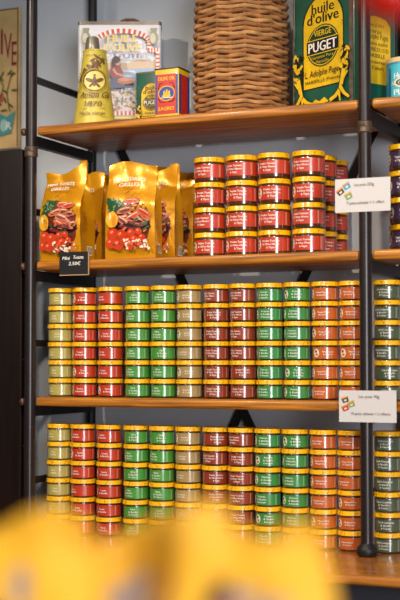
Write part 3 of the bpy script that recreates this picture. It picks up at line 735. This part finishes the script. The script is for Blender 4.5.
# ------------------------------------------------------------------ cards
paper = mat('white_card', (206, 202, 200), rough=0.5)
def price_card(x0, x1, z0, z1, lines, cols, label):
    cx, cz = (x0 + x1) / 2, (z0 + z1) / 2; w, h = x1 - x0, z1 - z0
    r = empty('price_card', (cx, -0.0148, cz)); tag(r, label, 'card', 'white price cards')
    MB().box(-w / 2, w / 2, -0.0012, 0.0, -h / 2, h / 2, paper).build('card', r)
    mb = MB(); A = Art(mb, flat((0, -0.0012, 0)))
    ol = mat('icon_orange', (226, 140, 40), rough=0.5)
    for (ix, iz, ro), col in zip(cols[0], cols[1]):
        m = mat('icon_%d_%d_%d' % col, col, rough=0.5); q = h * 0.105
        def P(a, b): return (w * ix + q * (a * cos(ro) - b * sin(ro)), h * iz + q * (a * sin(ro) + b * cos(ro)))
        A.poly([P(-0.95, -0.8), P(0.95, -0.8), P(1.1, 0.55), P(-1.1, 0.55)], m); A.poly([P(-1.15, 0.5), P(1.15, 0.5), P(1.1, 0.95), P(-1.1, 0.95)], ol)
        A.poly([P(-0.4, -0.4), P(0.4, -0.4), P(0.4, 0.1), P(-0.4, 0.1)], CREAM)
    grey = mat('grey_ink', (70, 66, 66), rough=0.5)
    A.text(lines[0], w * 0.03, h * 0.27, h * 0.125, grey, width=w * 0.36); A.text(lines[1], w * 0.055, -h * 0.27, h * 0.125, grey, width=w * 0.68)
    mb.build('printing', r)
price_card(0.7672, 0.889, 1.6595, 1.7310, ('Les pots 220g', '7 pots achetés = 1 offert'),
           (((-0.40, 0.12, 0.6), (-0.285, 0.28, 0.5), (-0.25, -0.02, 0.45)), ((70, 56, 60), (60, 150, 190), (110, 160, 90))), 'white price card with blue jar icon on post above bag shelf')
price_card(0.774, 0.899, 1.2150, 1.2815, ('Les pots 90g', '10 pots achetés = 2 offerts'),
           (((-0.39, 0.20, 0.3), (-0.28, 0.06, 0.4), (-0.385, -0.06, 0.4)), ((60, 76, 60), (130, 150, 90), (180, 60, 60))), 'white price card with three tiny jar icons on post at middle shelf')
c = empty('chalkboard_tag', (0.1205, -0.0015, 1.5718), 0); tag(c, 'small black chalkboard price tag on shelf edge under golden bag', 'tag')
slate = mat('chalkboard', (16, 16, 20), rough=0.8); lw = mat('pale_wood_edge', (190, 150, 104), rough=0.5)
MB().box(-0.0385, 0.0385, -0.003, 0.0, -0.0265, 0.0265, slate).build('slate', c)
MB().box(-0.0385, 0.0395, -0.0034, 0.0, -0.0285, -0.0266, lw).box(0.0386, 0.0402, -0.0034, 0.0, -0.0285, 0.0265, lw).build('wooden_edge', c)
mb = MB(); A = Art(mb, flat((0, -0.003, 0)))
A.text('Mini', -0.021, 0.0085, 0.0115, WHITE, width=0.019, slant=0.2, bold=0.02); A.text('Toasts', 0.012, 0.0100, 0.0115, WHITE, width=0.028, slant=0.2, bold=0.02)
A.text('2,50€', 0.002, -0.0045, 0.0115, WHITE, width=0.031, slant=0.2, bold=0.02)
mb.build('chalk_writing', c)
MB().tube([(-0.033 + 0.0042 * cos(t * 0.7), -0.0022 + 0.001 * sin(t), 0.0268 + 0.0042 * sin(t * 0.7)) for t in range(10)], 0.0009, BLACK).build('hanging_ring', c)

# ------------------------------------------------------------------ blurred foreground
FZ = 1.098
t = empty('display_table', (1.27, -2.02, 0)); tag(t, 'low display table under the blurred golden bags in the foreground', 'table')
MB().rbox(-0.35, 0.35, -0.20, 0.20, FZ - 0.03, FZ, WOOD, 0.006).build('table_top', t)
for sx in (-1, 1):
    for sy in (-1, 1):
        MB().rod((sx * 0.31, sy * 0.16, 0), (sx * 0.31, sy * 0.16, FZ - 0.03), 0.018, IRONB, r2=0.022).build('leg', t)
G = 'blurred golden bags in the foreground'
for k, (x, H, rz, lab) in enumerate(((1.392, 0.168, 12, 'rightmost of the three'), (1.298, 0.151, 14, 'middle of the three'), (1.252, 0.159, 12, 'leftmost of the three'))):
    make_bag(0.094, 0.040, H, 7 + k, (x, (-2.030, -1.966, -2.032)[k], FZ), radians(rz), 'out-of-focus golden bag in foreground, ' + lab, G, shift=0.24, tap=0.26, pale=True)
c = empty('hanging_ornament', (1.4615, -2.0035, 1.5505)); tag(c, 'blurred red round ornament hanging at top right corner of the foreground', 'ornament')
MB().lathe([(0.0185 * sin(radians(k)) + 0.0002, -0.0185 * cos(radians(k))) for k in range(0, 181, 12)], mat('red_gloss', (206, 30, 16), rough=0.3, coat=0.4), 30).build('ball', c)
MB().rod((0, 0, 0.0185), (0, 0, 1.2495), 0.0012, BLACK, 6).build('cord', c)
tag(MB().box(-2.6, 6.5, -8.0, 0.335, 2.8, 2.85, mat('ceiling_paint', (225, 222, 215), rough=0.9)).build('ceiling'), kind='structure')

# ------------------------------------------------------------------ light
W = bpy.data.worlds.new('World'); S.world = W; W.use_nodes = True
W.node_tree.nodes['Background'].inputs['Color'].default_value = (0.78, 0.88, 1.0, 1)
W.node_tree.nodes['Background'].inputs['Strength'].default_value = 0.10
def area(name, loc, target, sx, sy, power, rgb):
    from mathutils import Vector
    l = bpy.data.lights.new(name, 'AREA'); l.shape = 'RECTANGLE'; l.size = sx; l.size_y = sy; l.energy = power; l.color = rgb
    o = bpy.data.objects.new(name, l); COL.objects.link(o); o.location = loc
    o.rotation_euler = (Vector(target) - Vector(loc)).to_track_quat('-Z', 'Y').to_euler()
    return o
def spot(name, loc, target, power, rgb, ang=60, size=0.04):
    from mathutils import Vector
    l = bpy.data.lights.new(name, 'SPOT'); l.energy = power; l.color = rgb; l.spot_size = radians(ang); l.spot_blend = 0.6; l.shadow_soft_size = size
    o = bpy.data.objects.new(name, l); COL.objects.link(o); o.location = loc
    o.rotation_euler = (Vector(target) - Vector(loc)).to_track_quat('-Z', 'Y').to_euler()
    return o
area('shop_window', (4.62, -5.62, 1.65), (0.45, 0, 1.42), 1.7, 2.2, 285, (0.97, 0.97, 1.0))
spot('ceiling_or_fill_spot', (-0.2, -1.85, 2.74), (0.20, 0.05, 1.22), 118, (1.0, 0.86, 0.70), 58)
spot('ceiling_or_fill_spot', (1.1, -1.85, 2.74), (0.66, 0.05, 1.22), 128, (1.0, 0.86, 0.70), 58)
spot('ceiling_or_fill_spot', (1.5, -2.6, 2.74), (1.15, -1.7, 1.1), 58, (1.0, 0.92, 0.78), 50)  # added fill to brighten the foreground bags, not a known ceiling lamp

# ------------------------------------------------------------------ camera
cam = bpy.data.cameras.new('camera'); co = bpy.data.objects.new('camera', cam); COL.objects.link(co)
co.location = (1.660, -2.695, 1.35)
co.rotation_euler = (pi / 2 + math.atan(58 / 1320), 0, radians(24.3))
cam.sensor_fit = 'HORIZONTAL'; cam.sensor_width = 24; cam.lens = 1320 / 400 * 24
cam.clip_start = 0.05
cam.dof.use_dof = True; cam.dof.focus_distance = 3.0; cam.dof.aperture_fstop = 3.2
S.camera = co
S.view_settings.view_transform = 'Standard'; S.view_settings.look = 'None'
S.view_settings.gamma = 1; S.view_settings.use_curve_mapping = False; S.view_settings.exposure = -0.20
